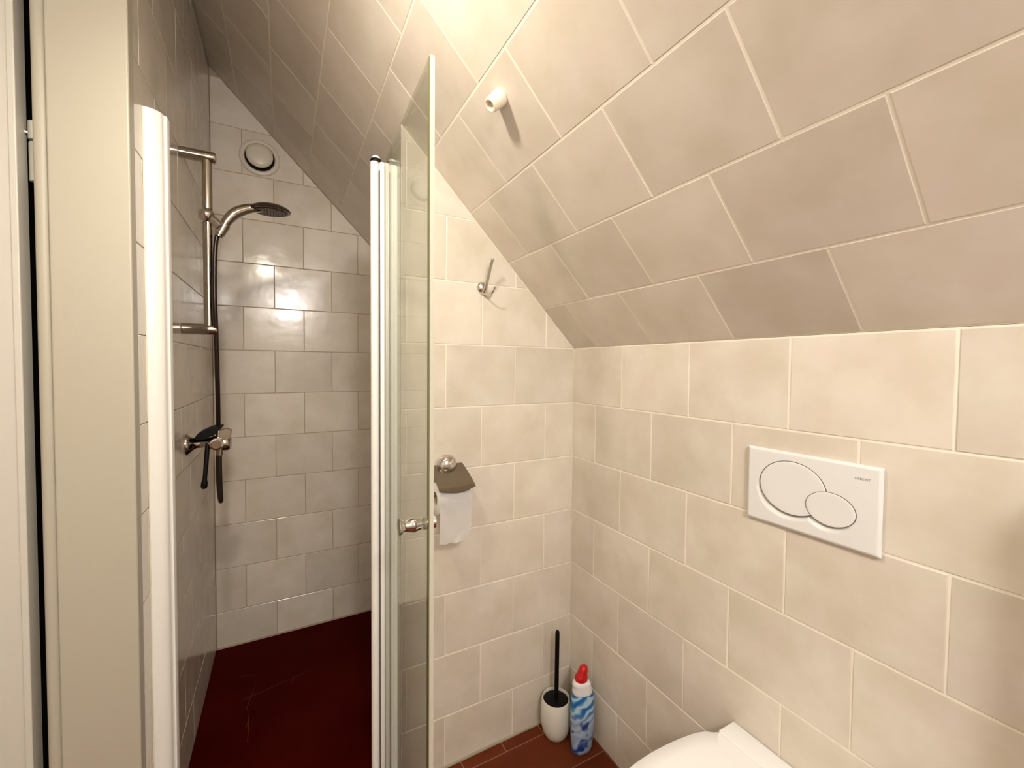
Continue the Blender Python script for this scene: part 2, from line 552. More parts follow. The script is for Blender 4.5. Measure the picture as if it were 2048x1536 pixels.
# ------------------------------------------------------------------ flat ceiling and plain walls out of view
bm = bmesh.new(); box(bm, (XL - 0.1, YB - 0.1, 2.62), (-W + 0.0, YF + 0.2, 2.72))
struct('ceiling_flat', bm, M_WALLP, 'plain flat ceiling above the door wall', 'ceiling')
bm = bmesh.new(); box(bm, (XL - 0.1, YB - 0.1, 0), (0.1, YB, 2.75))
struct('wall_behind', bm, M_WALLP, 'plain plastered wall behind the camera', 'wall')
bm = bmesh.new(); box(bm, (XL - 0.1, YB, 0), (XL, YF + 0.9, 2.75))
struct('wall_far_left', bm, M_WALLP, 'plain wall at the far left, out of view', 'wall')

# ------------------------------------------------------------------ floors
bm = bmesh.new(); box(bm, (XL, YB, -0.1), (0, 0.0, -0.0016))
fl = struct('floor', bm, M_FGROUT, 'terracotta tiled floor of the toilet area', 'floor')
rows = []
v = -0.044
rws = [(-0.044, 0.0)]
while v > YB: rws.append((v - 0.15, v)); v -= 0.15
rows = [(-0.044, 0.0, -0.146)]
tiling(fl, (0, 0, 0), (1, 0, 0), (0, 1, 0), [(1, 0, -0.002), (-1, 0, 1.75), (0, 1, -0.003), (0, -1, -YB)], rows, 0.15, 0, (-1.75, 0), M_TERRA, tilt=0.001, name='floor_tile', gap=0.0032)
tiling(fl, (0, 0, 0), (1, 0, 0), (0, 1, 0), [(1, 0, -0.002), (-1, 0, 1.75), (0, 1, -0.003), (0, -1, -YB)], [(a0, b0, -0.45) for a0, b0 in rws[1:]], 0.45, 0, (-1.75, 0), M_TERRA, tilt=0.001, name='floor_tile', gap=0.0028)
bm = bmesh.new(); box(bm, (-W, 0.0, -0.1), (0, D, 0.0))
fs = struct('floor_shower', bm, M_SFLOOR, 'smooth dark oxblood red floor inside the shower', 'floor')
bm = bmesh.new()
def scratch(p, q, wd=0.0012):
    p, q = Vector((*p, 0.0002)), Vector((*q, 0.0002))
    d = (q - p).normalized(); n = Vector((-d.y, d.x, 0)) * wd / 2
    vs = [p + n, q + n * 0.4, q - n * 0.4, p - n]
    bm.faces.new([bm.verts.new(x_) for x_ in vs])
scratch((-1.07, 0.40), (-1.075, 0.56)); scratch((-1.10, 0.62), (-0.84, 0.68)); scratch((-1.085, 0.56), (-1.06, 0.70), 0.001)
scratch((-0.93, 0.63), (-0.92, 0.67), 0.001); scratch((-1.08, 0.47), (-1.072, 0.52), 0.001); scratch((-1.12, 0.77), (-1.05, 0.75), 0.001)
o = fin('scratch_marks', bm, M_SCRATCH, fs); o['kind'] = 'stuff'
# grey silicone joint at the foot of the shower wall and the partition
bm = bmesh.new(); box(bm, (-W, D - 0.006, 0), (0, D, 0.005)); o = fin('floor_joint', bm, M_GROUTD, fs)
bm = bmesh.new(); box(bm, (PXE, -0.006, -0.0005), (0, 0.0, 0.005)); o = fin('floor_joint', bm, mat('grey_silicone', (0.42, 0.38, 0.29), 0.6), fl)

# ------------------------------------------------------------------ door wall at the left, with frame, leaf and hinge
bm = bmesh.new(); box(bm, (-1.352, YF, 0), (-W + 0.002, YF + 0.035, 2.62), 0.0035, 3)
tr = struct('trim_1', bm, M_PAINT, 'broad beige painted door casing left of the shower', 'trim')
bm = bmesh.new()
prof = [(-1.352, YF + 0.022)]
for k in range(0, 11):
    t = k / 10 * PI
    prof.append((-1.3635 + 0.0115 * math.cos(t), YF + 0.014 - 0.009 * math.sin(t)))
prof += [(-1.375, YF + 0.03), (-1.352, YF + 0.03)]
prism(bm, prof, 0, 2.62)
o = fin('door_stop_bead', bm, M_PAINT, tr, smooth=True, angle=50)
bm = bmesh.new(); box(bm, (-1.375, YF + 0.028, 0), (-1.348, YF + 0.10, 2.62)); fin('frame_rebate', bm, M_PAINT, tr)

bm = bmesh.new(); box(bm, (-2.04, YF + 0.004, 0.01), (-1.4035, YF + 0.040, 2.40), 0.001, 1)
dl = struct('door_1', bm, M_DOORP, 'cream painted door leaf at the left edge, slightly off its frame', 'door')
bm = bmesh.new(); box(bm, (-1.4035, YF + 0.0, 0.01), (-1.3925, YF + 0.040, 2.40), 0.002, 2)
fin('edge_lip', bm, M_DOORP, dl)
bm = bmesh.new(); box(bm, (-1.4042, YF + 0.0038, 0.01), (-1.4030, YF + 0.006, 2.40)); fin('edge_groove', bm, M_SEAM, dl)
hx, hy = -1.3795, YF + 0.03
hg = bpy.data.objects.new('hinge', None); C.objects.link(hg); hg.parent = dl; hg.matrix_parent_inverse = parent_inv(dl)
bm = bmesh.new(); lathe(bm, (hx, hy, 1.738), (0, 0, 1), [(0, 0.0072), (0.001, 0.0082), (0.035, 0.0082), (0.037, 0.006)], 16); fin('hinge_barrel', bm, M_HINGE, hg, True)
bm = bmesh.new(); lathe(bm, (hx + 0.001, hy, 1.657), (0, 0, 1), [(0, 0.0072), (0.001, 0.0085), (0.075, 0.0085), (0.077, 0.007)], 16); fin('hinge_barrel', bm, M_HINGE, hg, True)
bm = bmesh.new(); tube(bm, [(hx, hy, 1.749), (hx - 0.02, hy - 0.001, 1.754)], 0.0022, 8); fin('hinge_pin', bm, M_WHITEP, hg, True)
# near-black slabs behind the door; the unlit hall's darkness is in their colour
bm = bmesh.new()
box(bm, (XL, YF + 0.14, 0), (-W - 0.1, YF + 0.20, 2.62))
struct('wall_hall', bm, M_DARK, 'near-black panel standing for the unlit hall seen through the gap of the door', 'wall')
bm = bmesh.new(); box(bm, (-1.348, YF + 0.035, 0), (-W - 0.101, YF + 0.14, 2.62)); struct('wall_door_side', bm, M_DARK, 'masonry behind the door casing, coloured near-black for the unlit gap', 'wall')
bm = bmesh.new(); box(bm, (XL, YF + 0.0, 2.41), (-1.352, YF + 0.04, 2.62)); struct('trim_2', bm, M_PAINT, 'painted door head above the cream door', 'trim')

# ------------------------------------------------------------------ shower wall profiles
ZT = 1.888
bm = bmesh.new()
pr = [(-1.2298, -0.003)]
for k in range(0, 9):
    t = k / 8 * PI / 2
    pr.append((-1.2298 + 0.033 * math.sin(t), -0.004 + 0.022 * (1 - math.cos(t))))
pr += [(-1.1955, 0.021), (-1.1935, 0.0225), (-1.1915, 0.0225), (-1.1905, 0.024), (-1.1905, 0.048), (-1.2298, 0.048)]
prism(bm, pr, 0.002, ZT)
lp = thing('shower_strike_profile', 'tall rounded white strike profile on the left shower wall', 'profile', (-1.21, 0.02, 0))
fin('profile_body', bm, M_WHITEP, lp, smooth=True, angle=35)
bm = bmesh.new(); box(bm, (-1.2005, 0.0155, 0.004), (-1.1985, 0.0190, ZT - 0.002)); fin('profile_ridge', bm, M_WHITEP, lp)
bm = bmesh.new(); box(bm, (-1.2298, -0.0075, 0.004), (-1.2285, -0.003, ZT - 0.01)); fin('sealant_bead', bm, M_CREAM, lp)

# ------------------------------------------------------------------ shower door (glass, hinge post, profile, knobs)
sd = thing('shower_door', 'open clear glass shower door with white hinge post and chrome knob', 'shower door', (-0.706, 0.0, 0))
bm = bmesh.new(); lathe(bm, (-0.7165, 0.0, 0.01), (0, 0, 1), [(0, 0.0118), (ZT - 0.013, 0.0118)], 28); fin('hinge_post', bm, M_WHITEP, sd, True)
bm = bmesh.new(); box(bm, (-0.7040, -0.011, 0.01), (-0.6905, 0.012, ZT - 0.004), 0.003, 3); fin('post_wing', bm, M_WHITEP, sd, True)
bm = bmesh.new(); box(bm, (-0.7056, -0.0102, 0.012), (-0.7030, -0.0066, ZT - 0.03)); fin('post_seam', bm, M_SEAM, sd)
bm = bmesh.new(); lathe(bm, (-0.7130, 0.0, ZT - 0.006), (0, 0, 1), [(0, 0.0155), (0.006, 0.0158), (0.009, 0.014)], 28); fin('hinge_ring', bm, M_BLACK, sd, True)
bm = bmesh.new(); lathe(bm, (-0.7130, 0.0, ZT + 0.003), (0, 0, 1), [(0, 0.012), (0.004, 0.0118), (0.009, 0.008), (0.011, 0.0)], 24); fin('post_cap', bm, M_WHITEP, sd, True)
bm = bmesh.new(); box(bm, (-0.6900, 0.002, 0.01), (-0.6745, 0.030, ZT + 0.003), 0.002, 2); fin('wall_profile_inner', bm, M_ALU, sd)
bm = bmesh.new(); box(bm, (-0.6745, -0.0005, 0.01), (PXE - 0.0015, 0.040, ZT + 0.009), 0.002, 2); fin('wall_profile', bm, M_ALU, sd)
G0 = Vector((-0.6905, -0.012)); G1 = Vector((-0.7022, -0.456))
gd = (G1 - G0).normalized(); gn = Vector((-gd.y, gd.x))   # gn points to +x side
if gn.x < 0: gn = -gn
th = 0.006
def gp(t, s):
    p = G0 + gd * t + gn * s
    return (p.x, p.y)
GL = (G1 - G0).length
bm = bmesh.new(); prism(bm, [gp(0, 0), gp(GL, 0), gp(GL, th), gp(0, th)], 0.02, ZT); fin('glass_pane', bm, M_GLASS, sd)
bm = bmesh.new(); prism(bm, [gp(GL + 0.0002, -0.0005), gp(GL + 0.010, -0.0005), gp(GL + 0.010, 0.0015), gp(GL + 0.0002, 0.0015)], 0.02, ZT); fin('glass_edge', bm, M_SEALD, sd)
bm = bmesh.new(); prism(bm, [gp(GL + 0.0002, 0.0015), gp(GL + 0.012, 0.0015), gp(GL + 0.012, 0.010), gp(GL - 0.004, 0.010), gp(GL - 0.004, th + 0.0003), gp(GL + 0.0002, th + 0.0003)], 0.02, ZT + 0.002)
fin('edge_seal', bm, M_SEAL, sd)
# knobs
kp = G0 + gd * (GL - 0.050)
kax = Vector((-gn.x, -gn.y, 0))
ko = Vector((kp.x, kp.y, 0.972))
bm = bmesh.new(); lathe(bm, ko + kax * 0.0004, kax, [(0, 0.0120), (0.009, 0.0140), (0.015, 0.0158), (0.017, 0.0150), (0.031, 0.0112), (0.034, 0.0112), (0.040, 0.0155), (0.042, 0.0168), (0.044, 0.0168), (0.045, 0.0155), (0.045, 0)], 28)
fin('door_knob', bm, M_CHROME, sd, True)
bm = bmesh.new(); lathe(bm, ko - kax * (th + 0.0004), -kax, [(0, 0.0135), (0.004, 0.0135), (0.007, 0.0115), (0.016, 0.0115), (0.020, 0.0135), (0.0245, 0.0135), (0.0255, 0.012), (0.0255, 0)], 28)
fin('door_knob', bm, M_CHROME, sd, True)

# ------------------------------------------------------------------ shower rail set
RX, RY = -1.160, 0.380
rs = thing('shower_rail', 'chrome shower slide rail with two wall brackets, on tiled side wall', 'shower rail', (RX, RY, 1.41))
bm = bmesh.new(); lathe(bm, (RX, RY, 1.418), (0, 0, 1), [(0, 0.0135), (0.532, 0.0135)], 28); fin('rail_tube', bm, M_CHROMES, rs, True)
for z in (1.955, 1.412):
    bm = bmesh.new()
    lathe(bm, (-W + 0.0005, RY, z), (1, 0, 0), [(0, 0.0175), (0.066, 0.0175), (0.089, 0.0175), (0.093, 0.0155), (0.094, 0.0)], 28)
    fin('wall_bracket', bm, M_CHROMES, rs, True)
bm = bmesh.new()
lathe(bm, (RX - 0.002, RY - 0.010, 1.771), (0, 0, 1), [(-0.022, 0.0), (-0.0195, 0.011), (-0.012, 0.0190), (0, 0.0225), (0.012, 0.0190), (0.0195, 0.011), (0.022, 0.0)], 28)
sl = fin('slider', bm, M_CHROME, rs, True)
bm = bmesh.new()
tube(bm, [(RX + 0.010, RY - 0.012, 1.764), (RX + 0.022, RY - 0.014, 1.752), (RX + 0.034, RY - 0.014, 1.738)], [0.011, 0.013, 0.015], 14)
tube(bm, [(RX + 0.032, RY - 0.012, 1.716), (RX + 0.047, RY - 0.012, 1.748)], [0.0145, 0.0160], 18)
fin('handset_cradle', bm, M_CHROME, rs, True)

hs = thing('hand_shower', 'chrome hand shower with flat round head, resting in rail cradle', 'shower head', (-1.13, 0.37, 1.72))
hp = catmull([(-1.131, 0.368, 1.708), (-1.119, 0.368, 1.738), (-1.104, 0.369, 1.766), (-1.086, 0.371, 1.789), (-1.062, 0.374, 1.806), (-1.036, 0.377, 1.817), (-1.010, 0.380, 1.824)], 6)
n_ = len(hp)
bm = bmesh.new(); tube(bm, hp, [0.0110 + 0.0060 * min(1, i / n_ * 2.2) * (1 if i < n_ * 0.6 else 1 - 0.75 * (i - n_ * 0.6) / (n_ * 0.4)) for i in range(n_)], 18)
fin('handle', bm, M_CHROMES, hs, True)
hax = Vector((-0.02, -0.06, 1.0)).normalized()
hc = Vector((-0.986, 0.382, 1.815))
bm = bmesh.new(); lathe(bm, hc, hax, [(0.0, 0.0), (0.0, 0.049), (0.0015, 0.060), (0.005, 0.0625), (0.011, 0.058), (0.019, 0.044), (0.0245, 0.022), (0.026, 0.0)], 40)
fin('head_shell', bm, mat('dark_bronze_chrome', (0.13, 0.10, 0.08), 0.2, 0.9), hs, True)
bm = bmesh.new(); lathe(bm, hc - hax * 0.0025, hax, [(0, 0.0), (0, 0.050), (0.0022, 0.052)], 36)
fp = fin('spray_plate', bm, mat('spray_plate_brown', (0.08, 0.055, 0.04), 0.35), hs, True)
bm = bmesh.new()
a_, u_, v_ = frame(hax)
for rr_, nn in ((0.012, 8), (0.024, 16), (0.036, 22), (0.045, 28)):
    for k in range(nn):
        t = 2 * PI * k / nn
        p = hc - hax * 0.0040 + (u_ * math.cos(t) + v_ * math.sin(t)) * rr_
        lathe(bm, p, hax, [(0, 0.0009), (0.002, 0.0014)], 6)
o = fin('nozzles', bm, M_BLACK, fp); o['kind'] = 'stuff'

hose = catmull([(-1.134, 0.370, 1.711), (-1.139, 0.368, 1.68), (-1.142, 0.364, 1.60), (-1.142, 0.360, 1.50), (-1.141, 0.372, 1.40), (-1.142, 0.398, 1.25), (-1.145, 0.432, 1.14), (-1.149, 0.464, 1.05), (-1.150, 0.462, 0.98), (-1.149, 0.450, 0.91), (-1.144, 0.432, 0.862), (-1.139, 0.412, 0.845), (-1.137, 0.400, 0.860), (-1.138, 0.397, 0.91), (-1.139, 0.398, 0.96), (-1.139, 0.400, 1.000)], 8)
bm = bmesh.new(); tube(bm, hose, 0.0068, 12)
o = fin('shower_hose', bm, M_BROWNHOSE, None, True)
tag(o, 'dark metal shower hose hanging from hand shower in a loop below mixer', 'hose')

# ------------------------------------------------------------------ mixer
mx_ = thing('shower_mixer', 'chrome single lever shower mixer on the tiled side wall', 'mixer tap', (-W, 0.42, 1.04))
my = 0.425
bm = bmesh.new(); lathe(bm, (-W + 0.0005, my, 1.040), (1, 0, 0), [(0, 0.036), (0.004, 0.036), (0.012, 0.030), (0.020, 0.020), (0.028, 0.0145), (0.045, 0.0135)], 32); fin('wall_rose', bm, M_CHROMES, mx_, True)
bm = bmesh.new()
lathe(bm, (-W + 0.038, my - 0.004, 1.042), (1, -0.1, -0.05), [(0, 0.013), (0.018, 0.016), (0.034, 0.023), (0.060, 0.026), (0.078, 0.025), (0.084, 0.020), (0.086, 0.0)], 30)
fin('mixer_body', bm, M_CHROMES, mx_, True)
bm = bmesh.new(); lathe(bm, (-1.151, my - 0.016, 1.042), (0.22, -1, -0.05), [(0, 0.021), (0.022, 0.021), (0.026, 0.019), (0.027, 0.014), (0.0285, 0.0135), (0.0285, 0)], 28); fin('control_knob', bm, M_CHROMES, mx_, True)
bm = bmesh.new()
# flared lever plate reaching up to the right
lvp = [(-1.141, 1.086), (-1.121, 1.093), (-1.101, 1.087), (-1.106, 1.062), (-1.117, 1.040), (-1.130, 1.031), (-1.143, 1.052)]
A1 = [bm.verts.new((x, my - 0.030, z)) for x, z in lvp]; B1 = [bm.verts.new((x - 0.002, my - 0.018, z)) for x, z in lvp]
bm.faces.new(A1); bm.faces.new(B1)
for k in range(7): bm.faces.new((A1[k], B1[k], B1[(k + 1) % 7], A1[(k + 1) % 7]))
bmesh.ops.bevel(bm, geom=list(bm.edges), offset=0.004, segments=3, affect='EDGES')
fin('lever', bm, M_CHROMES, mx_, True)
bm = bmesh.new()  # black plate built for the dark reflection on the chrome mixer top
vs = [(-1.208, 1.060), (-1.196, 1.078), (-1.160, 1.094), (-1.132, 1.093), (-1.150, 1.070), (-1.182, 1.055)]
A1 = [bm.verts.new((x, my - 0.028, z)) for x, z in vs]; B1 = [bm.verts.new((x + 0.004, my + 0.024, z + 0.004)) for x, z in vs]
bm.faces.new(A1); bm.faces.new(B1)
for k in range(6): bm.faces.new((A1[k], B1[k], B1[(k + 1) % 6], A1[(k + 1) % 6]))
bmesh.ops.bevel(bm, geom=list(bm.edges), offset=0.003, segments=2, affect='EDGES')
o = fin('dark_reflection_plate', bm, M_BLACK, mx_, True); o['label'] = 'black plate standing for a dark reflection on the chrome mixer'
bm = bmesh.new(); tube(bm, [(-1.170, my - 0.03, 1.045), (-1.171, my - 0.035, 1.02), (-1.178, my - 0.037, 0.93), (-1.179, my - 0.037, 0.918), (-1.180, my - 0.037, 0.906), (-1.180, my - 0.037, 0.899)], [0.006, 0.0068, 0.0062, 0.0090, 0.0095, 0.006], 14)
o = fin('lever_rod', bm, M_BLACK, mx_, True); o['label'] = 'black hanging rod with thicker end'
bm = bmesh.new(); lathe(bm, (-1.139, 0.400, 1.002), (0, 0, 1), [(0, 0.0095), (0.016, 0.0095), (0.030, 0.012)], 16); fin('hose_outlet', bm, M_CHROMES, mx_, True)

# ------------------------------------------------------------------ round vent
vt = thing('wall_vent', 'round beige disc valve vent, high on the shower rear wall', 'vent', (-1.041, D, 2.254))
vc = Vector((-1.041, D - 0.0005, 2.252))
bm = bmesh.new(); lathe(bm, vc, (0, -1, 0), [(0.0, 0.082), (0.003, 0.082), (0.007, 0.078), (0.009, 0.070), (0.008, 0.064), (0.004, 0.0605), (0.001, 0.0600)], 48, capb=False, capa=False); fin('flange_ring', bm, M_VENT, vt, True, 60)
bm = bmesh.new(); lathe(bm, vc, (0, -1, 0), [(0.0005, 0.0), (0.0005, 0.061)], 40, capb=False); fin('dark_throat_disc', bm, M_BLACK, vt)  # flat black disc; the darkness of the opening is put into its colour
bm = bmesh.new(); lathe(bm, vc, (0, -1, 0), [(0.004, 0.0), (0.004, 0.046), (0.020, 0.053), (0.027, 0.054), (0.031, 0.052), (0.036, 0.036), (0.038, 0.0)], 48); fin('valve_disc', bm, M_VENT, vt, True, 60)

# ------------------------------------------------------------------ hook
hk = thing('coat_hook', 'chrome double coat hook on the partition near the slope', 'hook', (-0.377, 0, 1.559))
hb = Vector((-0.377, -0.0006, 1.557))
bm = bmesh.new(); lathe(bm, hb, (0, -1, 0), [(0, 0.019), (0.003, 0.019), (0.008, 0.0165), (0.012, 0.011), (0.0135, 0.0)], 30); fin('hook_rose', bm, M_CHROME, hk, True)
P = catmull([(-0.375, -0.006, 1.540), (-0.374, -0.016, 1.543), (-0.373, -0.026, 1.562), (-0.371, -0.036, 1.588), (-0.369, -0.046, 1.614), (-0.367, -0.057, 1.638)], 5)
bm = bmesh.new(); tube(bm, P, [0.0078 - 0.0024 * min(1, i / 12) for i in range(len(P))], 14, 0.8); 
lathe(bm, P[-1] - Vector((0, 0, 0.001)), (0.05, -0.4, 1), [(-0.005, 0.0), (-0.003, 0.0052), (0.001, 0.0062), (0.004, 0.0050), (0.006, 0.0)], 14)
fin('upper_arm', bm, M_CHROME, hk, True)
P = catmull([(-0.374, -0.010, 1.542), (-0.370, -0.020, 1.536), (-0.366, -0.034, 1.533), (-0.362, -0.046, 1.536), (-0.359, -0.055, 1.545), (-0.358, -0.060, 1.553)], 5)
bm = bmesh.new(); tube(bm, P, [0.0046 - 0.0022 * (i / len(P)) for i in range(len(P))], 12); fin('lower_arm', bm, M_CHROME, hk, True)

# ------------------------------------------------------------------ knob mount on the slope
ms = thing('ceiling_stud', 'short cream plastic stud screwed to the tiled slope', 'stud', (-0.523, -0.416, 1.897))
mb = sp((0.523) / math.cos(ANG), -0.414) + nrm * 0.0006
bm = bmesh.new(); lathe(bm, mb, nrm, [(0, 0.0175), (0.002, 0.0185), (0.012, 0.018), (0.026, 0.0165), (0.034, 0.0160), (0.038, 0.0145), (0.0385, 0.012), (0.037, 0.0095), (0.030, 0.0085), (0.030, 0.0)], 32); fin('stud_body', bm, M_CREAM, ms, True)
bm = bmesh.new(); lathe(bm, mb + nrm * 0.0302, nrm, [(0, 0.0), (0, 0.006), (0.001, 0.0058), (0.0012, 0.0)], 16); fin('screw', bm, M_HINGE, ms)

# ------------------------------------------------------------------ toilet paper holder + roll
ph = thing('paper_holder', 'chrome toilet paper holder with ball mount and curved lid', 'paper holder', (-0.50, 0, 0.99))
bm = bmesh.new(); lathe(bm, (-0.501, -0.0006, 0.990), (0, -1, 0), [(0, 0.028), (0.004, 0.0315), (0.014, 0.0335), (0.024, 0.031), (0.033, 0.0235), (0.038, 0.012), (0.0395, 0.0)], 36); fin('ball_mount', bm, M_CHROME, ph, True, 60)
bm = bmesh.new()
nx, nv = 12, 10
cx0, cx1 = -0.560, -0.448
prof = catmull([(0, -0.010, 0.992), (0, -0.040, 0.981), (0, -0.072, 0.968), (0, -0.100, 0.955), (0, -0.118, 0.944)], 3)
g = []
for i, p in enumerate(prof):
    fv = i / (len(prof) - 1)
    row = []
    for k in range(nx + 1):
        s_ = k / nx * 2 - 1
        bulge = (1 - s_ * s_) * fv
        ex = 0.001 * fv * s_
        row.append((cx0 + (cx1 - cx0) * k / nx + ex, p.y - 0.008 * bulge, p.z - 0.008 * bulge))
    g.append(row)
top = [[bm.verts.new(v) for v in r_] for r_ in g]
bot = [[bm.verts.new((v[0], v[1] + 0.0008, v[2] - 0.0012)) for v in r_] for r_ in g]
for G in (top, bot):
    for i in range(len(g) - 1):
        for k in range(nx): bm.faces.new((G[i][k], G[i + 1][k], G[i + 1][k + 1], G[i][k + 1]))
ring = lambda G: [G[0][k] for k in range(nx + 1)] + [G[i][nx] for i in range(1, len(g))] + [G[-1][k] for k in range(nx - 1, -1, -1)] + [G[i][0] for i in range(len(g) - 2, 0, -1)]
ra, rb = ring(top), ring(bot)
for k in range(len(ra)): bm.faces.new((ra[k], rb[k], rb[(k + 1) % len(ra)], ra[(k + 1) % len(ra)]))
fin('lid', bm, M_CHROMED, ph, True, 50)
ry, rz = -0.066, 0.906
bm = bmesh.new()
tube(bm, catmull([(-0.500, -0.020, 0.975), (-0.549, -0.022, 0.966), (-0.5605, -0.030, 0.950), (-0.5605, -0.050, 0.925), (-0.5605, ry, rz + 0.008), (-0.550, ry, rz + 0.008), (-0.450, ry, rz + 0.008)], 6), 0.003, 10)
fin('holder_wire', bm, M_CHROME, ph, True)
pr_ = thing('toilet_paper_roll', 'white toilet paper roll hanging in the chrome holder', 'toilet paper', (-0.50, ry, rz))
RR = 0.047
bm = bmesh.new()
lathe(bm, (-0.5565, ry, rz), (1, 0, 0), [(0, 0.0205), (0, RR - 0.001), (0.001, RR), (0.097, RR), (0.098, RR - 0.001), (0.098, 0.0205), (0, 0.0205)], 44, capa=False, capb=False)
fin('paper_layers', bm, M_PAPER, pr_, True, 50)
bm = bmesh.new(); lathe(bm, (-0.5563, ry, rz), (1, 0, 0), [(0, 0.0195), (0, 0.0204), (0.0985, 0.0204), (0.0985, 0.0195), (0, 0.0195)], 30, capa=False, capb=False); fin('cardboard_core', bm, M_CARD, pr_, True)
# hanging sheet with torn edge
bm = bmesh.new()
nx = 26
cols = []
for k in range(nx + 1):
    f = k / nx
    x = -0.5570 + 0.098 * f
    # torn lower edge: straight left part then rising to the right
    zb = 0.781 + (0.0 if f < 0.5 else (f - 0.5) ** 1.5 * 0.035) + 0.0013 * math.sin(f * 23)
    if f > 0.80: zb += (f - 0.80) * 0.16
    col = []
    pts = []
    for j in range(8):
        t = math.radians(80 - j * 80 / 7)
        pts.append((ry - (RR + 0.0008) * math.cos(t), rz + (RR + 0.0008) * math.sin(t)))
    for j in range(1, 15):
        q = j / 14
        z = rz + (zb - rz) * q
        y = ry - (RR + 0.0008) + 0.004 * q * q * math.sin(f * 5 + 1) - 0.004 * q * q * math.cos(q * 3) + (0.006 * max(0, q - 0.7) * math.sin(f * 17 + q * 20) if f > 0.3 else 0)
        pts.append((y, z))
    cols.append([bm.verts.new((x, y, z)) for y, z in pts])
for A, B in zip(cols, cols[1:]):
    for j in range(len(A) - 1): bm.faces.new((A[j], A[j + 1], B[j + 1], B[j]))
bmesh.ops.solidify(bm, geom=list(bm.faces), thickness=0.0006)
fin('hanging_sheet', bm, M_PAPER, pr_, True, 60)

# ------------------------------------------------------------------ flush plate
fpz = thing('flush_plate', 'white dual flush plate with two overlapping oval buttons, above the toilet', 'flush plate', (0, -0.7935, 1.0425))
yc, zc, hw, hh = -0.7935, 1.0425, 0.1225, 0.0820
BIG = (-0.7655, 1.0500, 0.0650, 0.0560)
SML = (-0.8365, 1.0270, 0.0425, 0.0330)
def ell(y, z, E, sc=1.0, dy=0.0, dz=0.0):
    return math.hypot((y - E[0] - dy) / (E[2] * sc), (z - E[1] - dz) / (E[3] * sc))
def scoop(y, z):
    d = 0.0
    for E, k_ in ((BIG, 1.0), (SML, 1.0)):
        # scoop lies below and on the near-corner side of each button
        rr_ = ell(y, z, E, 1.0, 0.007, -0.0125)
        av = (E[2] + E[3]) / 2
        d = max(d, min(1.0, max(0.0, (1 - rr_) * av / 0.012)))
    return d
bm = bmesh.new()
ny, nz = 170, 116
grid = []
for i in range(ny + 1):
    row = []
    for k in range(nz + 1):
        y = yc - hw + 2 * hw * i / ny
        z = zc - hh + 2 * hh * k / nz
        edge = min(hw - abs(y - yc), hh - abs(z - zc))
        cr_ = 0.0055
        h_ = 0.0125 - (0.0045 * (1 - min(1, edge / cr_)) ** 1.6)
        h_ -= 0.0062 * scoop(y, z)
        row.append(bm.verts.new((-h_, y, z)))
    grid.append(row)
for i in range(ny):
    for k in range(nz):
        bm.faces.new((grid[i][k], grid[i][k + 1], grid[i + 1][k + 1], grid[i + 1][k]))
rim = [grid[i][0] for i in range(ny + 1)] + [grid[ny][k] for k in range(1, nz + 1)] + [grid[i][nz] for i in range(ny - 1, -1, -1)] + [grid[0][k] for k in range(nz - 1, 0, -1)]
bk = [bm.verts.new((-0.0006, yc + (v.co.y - yc) * 0.97, zc + (v.co.z - zc) * 0.96)) for v in rim]
for k in range(len(rim)): bm.faces.new((rim[k], rim[(k + 1) % len(rim)], bk[(k + 1) % len(rim)], bk[k]))
fin('cover_plate', bm, M_PLASTIC, fpz, True, 60)
def button(nm, E, hgt, base):
    bm = bmesh.new()
    lathe(bm, (0, E[0], E[1]), (-1, 0, 0), [(base, 1.014), (base + 0.0001, 1.014), (hgt - 0.0003, 1.014), (hgt - 0.0003, 0.0)], 64, sx=E[2], sy=E[3], uv=(Vector((0, 1, 0)), Vector((0, 0, 1))))
    s_ = fin('button_seam', bm, M_SEAM, None, False)
    bm = bmesh.new()
    pr2 = [(base, 0.988), (hgt - 0.0002, 0.988), (hgt + 0.0002, 0.980), (hgt + 0.0004, 0.94), (hgt + 0.0002, 0.80), (hgt - 0.0002, 0.5), (hgt - 0.0002, 0.0)]
    lathe(bm, (0, E[0], E[1]), (-1, 0, 0), pr2, 64, sx=E[2], sy=E[3], uv=(Vector((0, 1, 0)), Vector((0, 0, 1))))
    o = fin(nm, bm, M_PLASTIC, fpz, True, 60)
    s_.parent = o; s_.matrix_parent_inverse = parent_inv(o)
    return o
button('flush_button', BIG, 0.0131, 0.0050)
button('flush_button', SML, 0.0142, 0.0050)
cu = bpy.data.curves.new('logo', 'FONT'); cu.body = 'GEBERIT'; cu.size = 0.0062; cu.extrude = 0.0001; cu.align_x = 'CENTER'
cu.space_character = 1.05
to = bpy.data.objects.new('tmp_logo', cu)
dg = bpy.context.evaluated_depsgraph_get()
C.objects.link(to)
bpy.context.view_layer.update()
me = bpy.data.meshes.new_from_object(to.evaluated_get(bpy.context.evaluated_depsgraph_get()))
bpy.data.objects.remove(to)
me.transform(Matrix(((0, 0, -1, -0.01262), (-1, 0, 0, -0.8865), (0, 1, 0, 1.0965), (0, 0, 0, 1))))
me.materials.clear()
link('logo', me, M_LOGO, fpz)

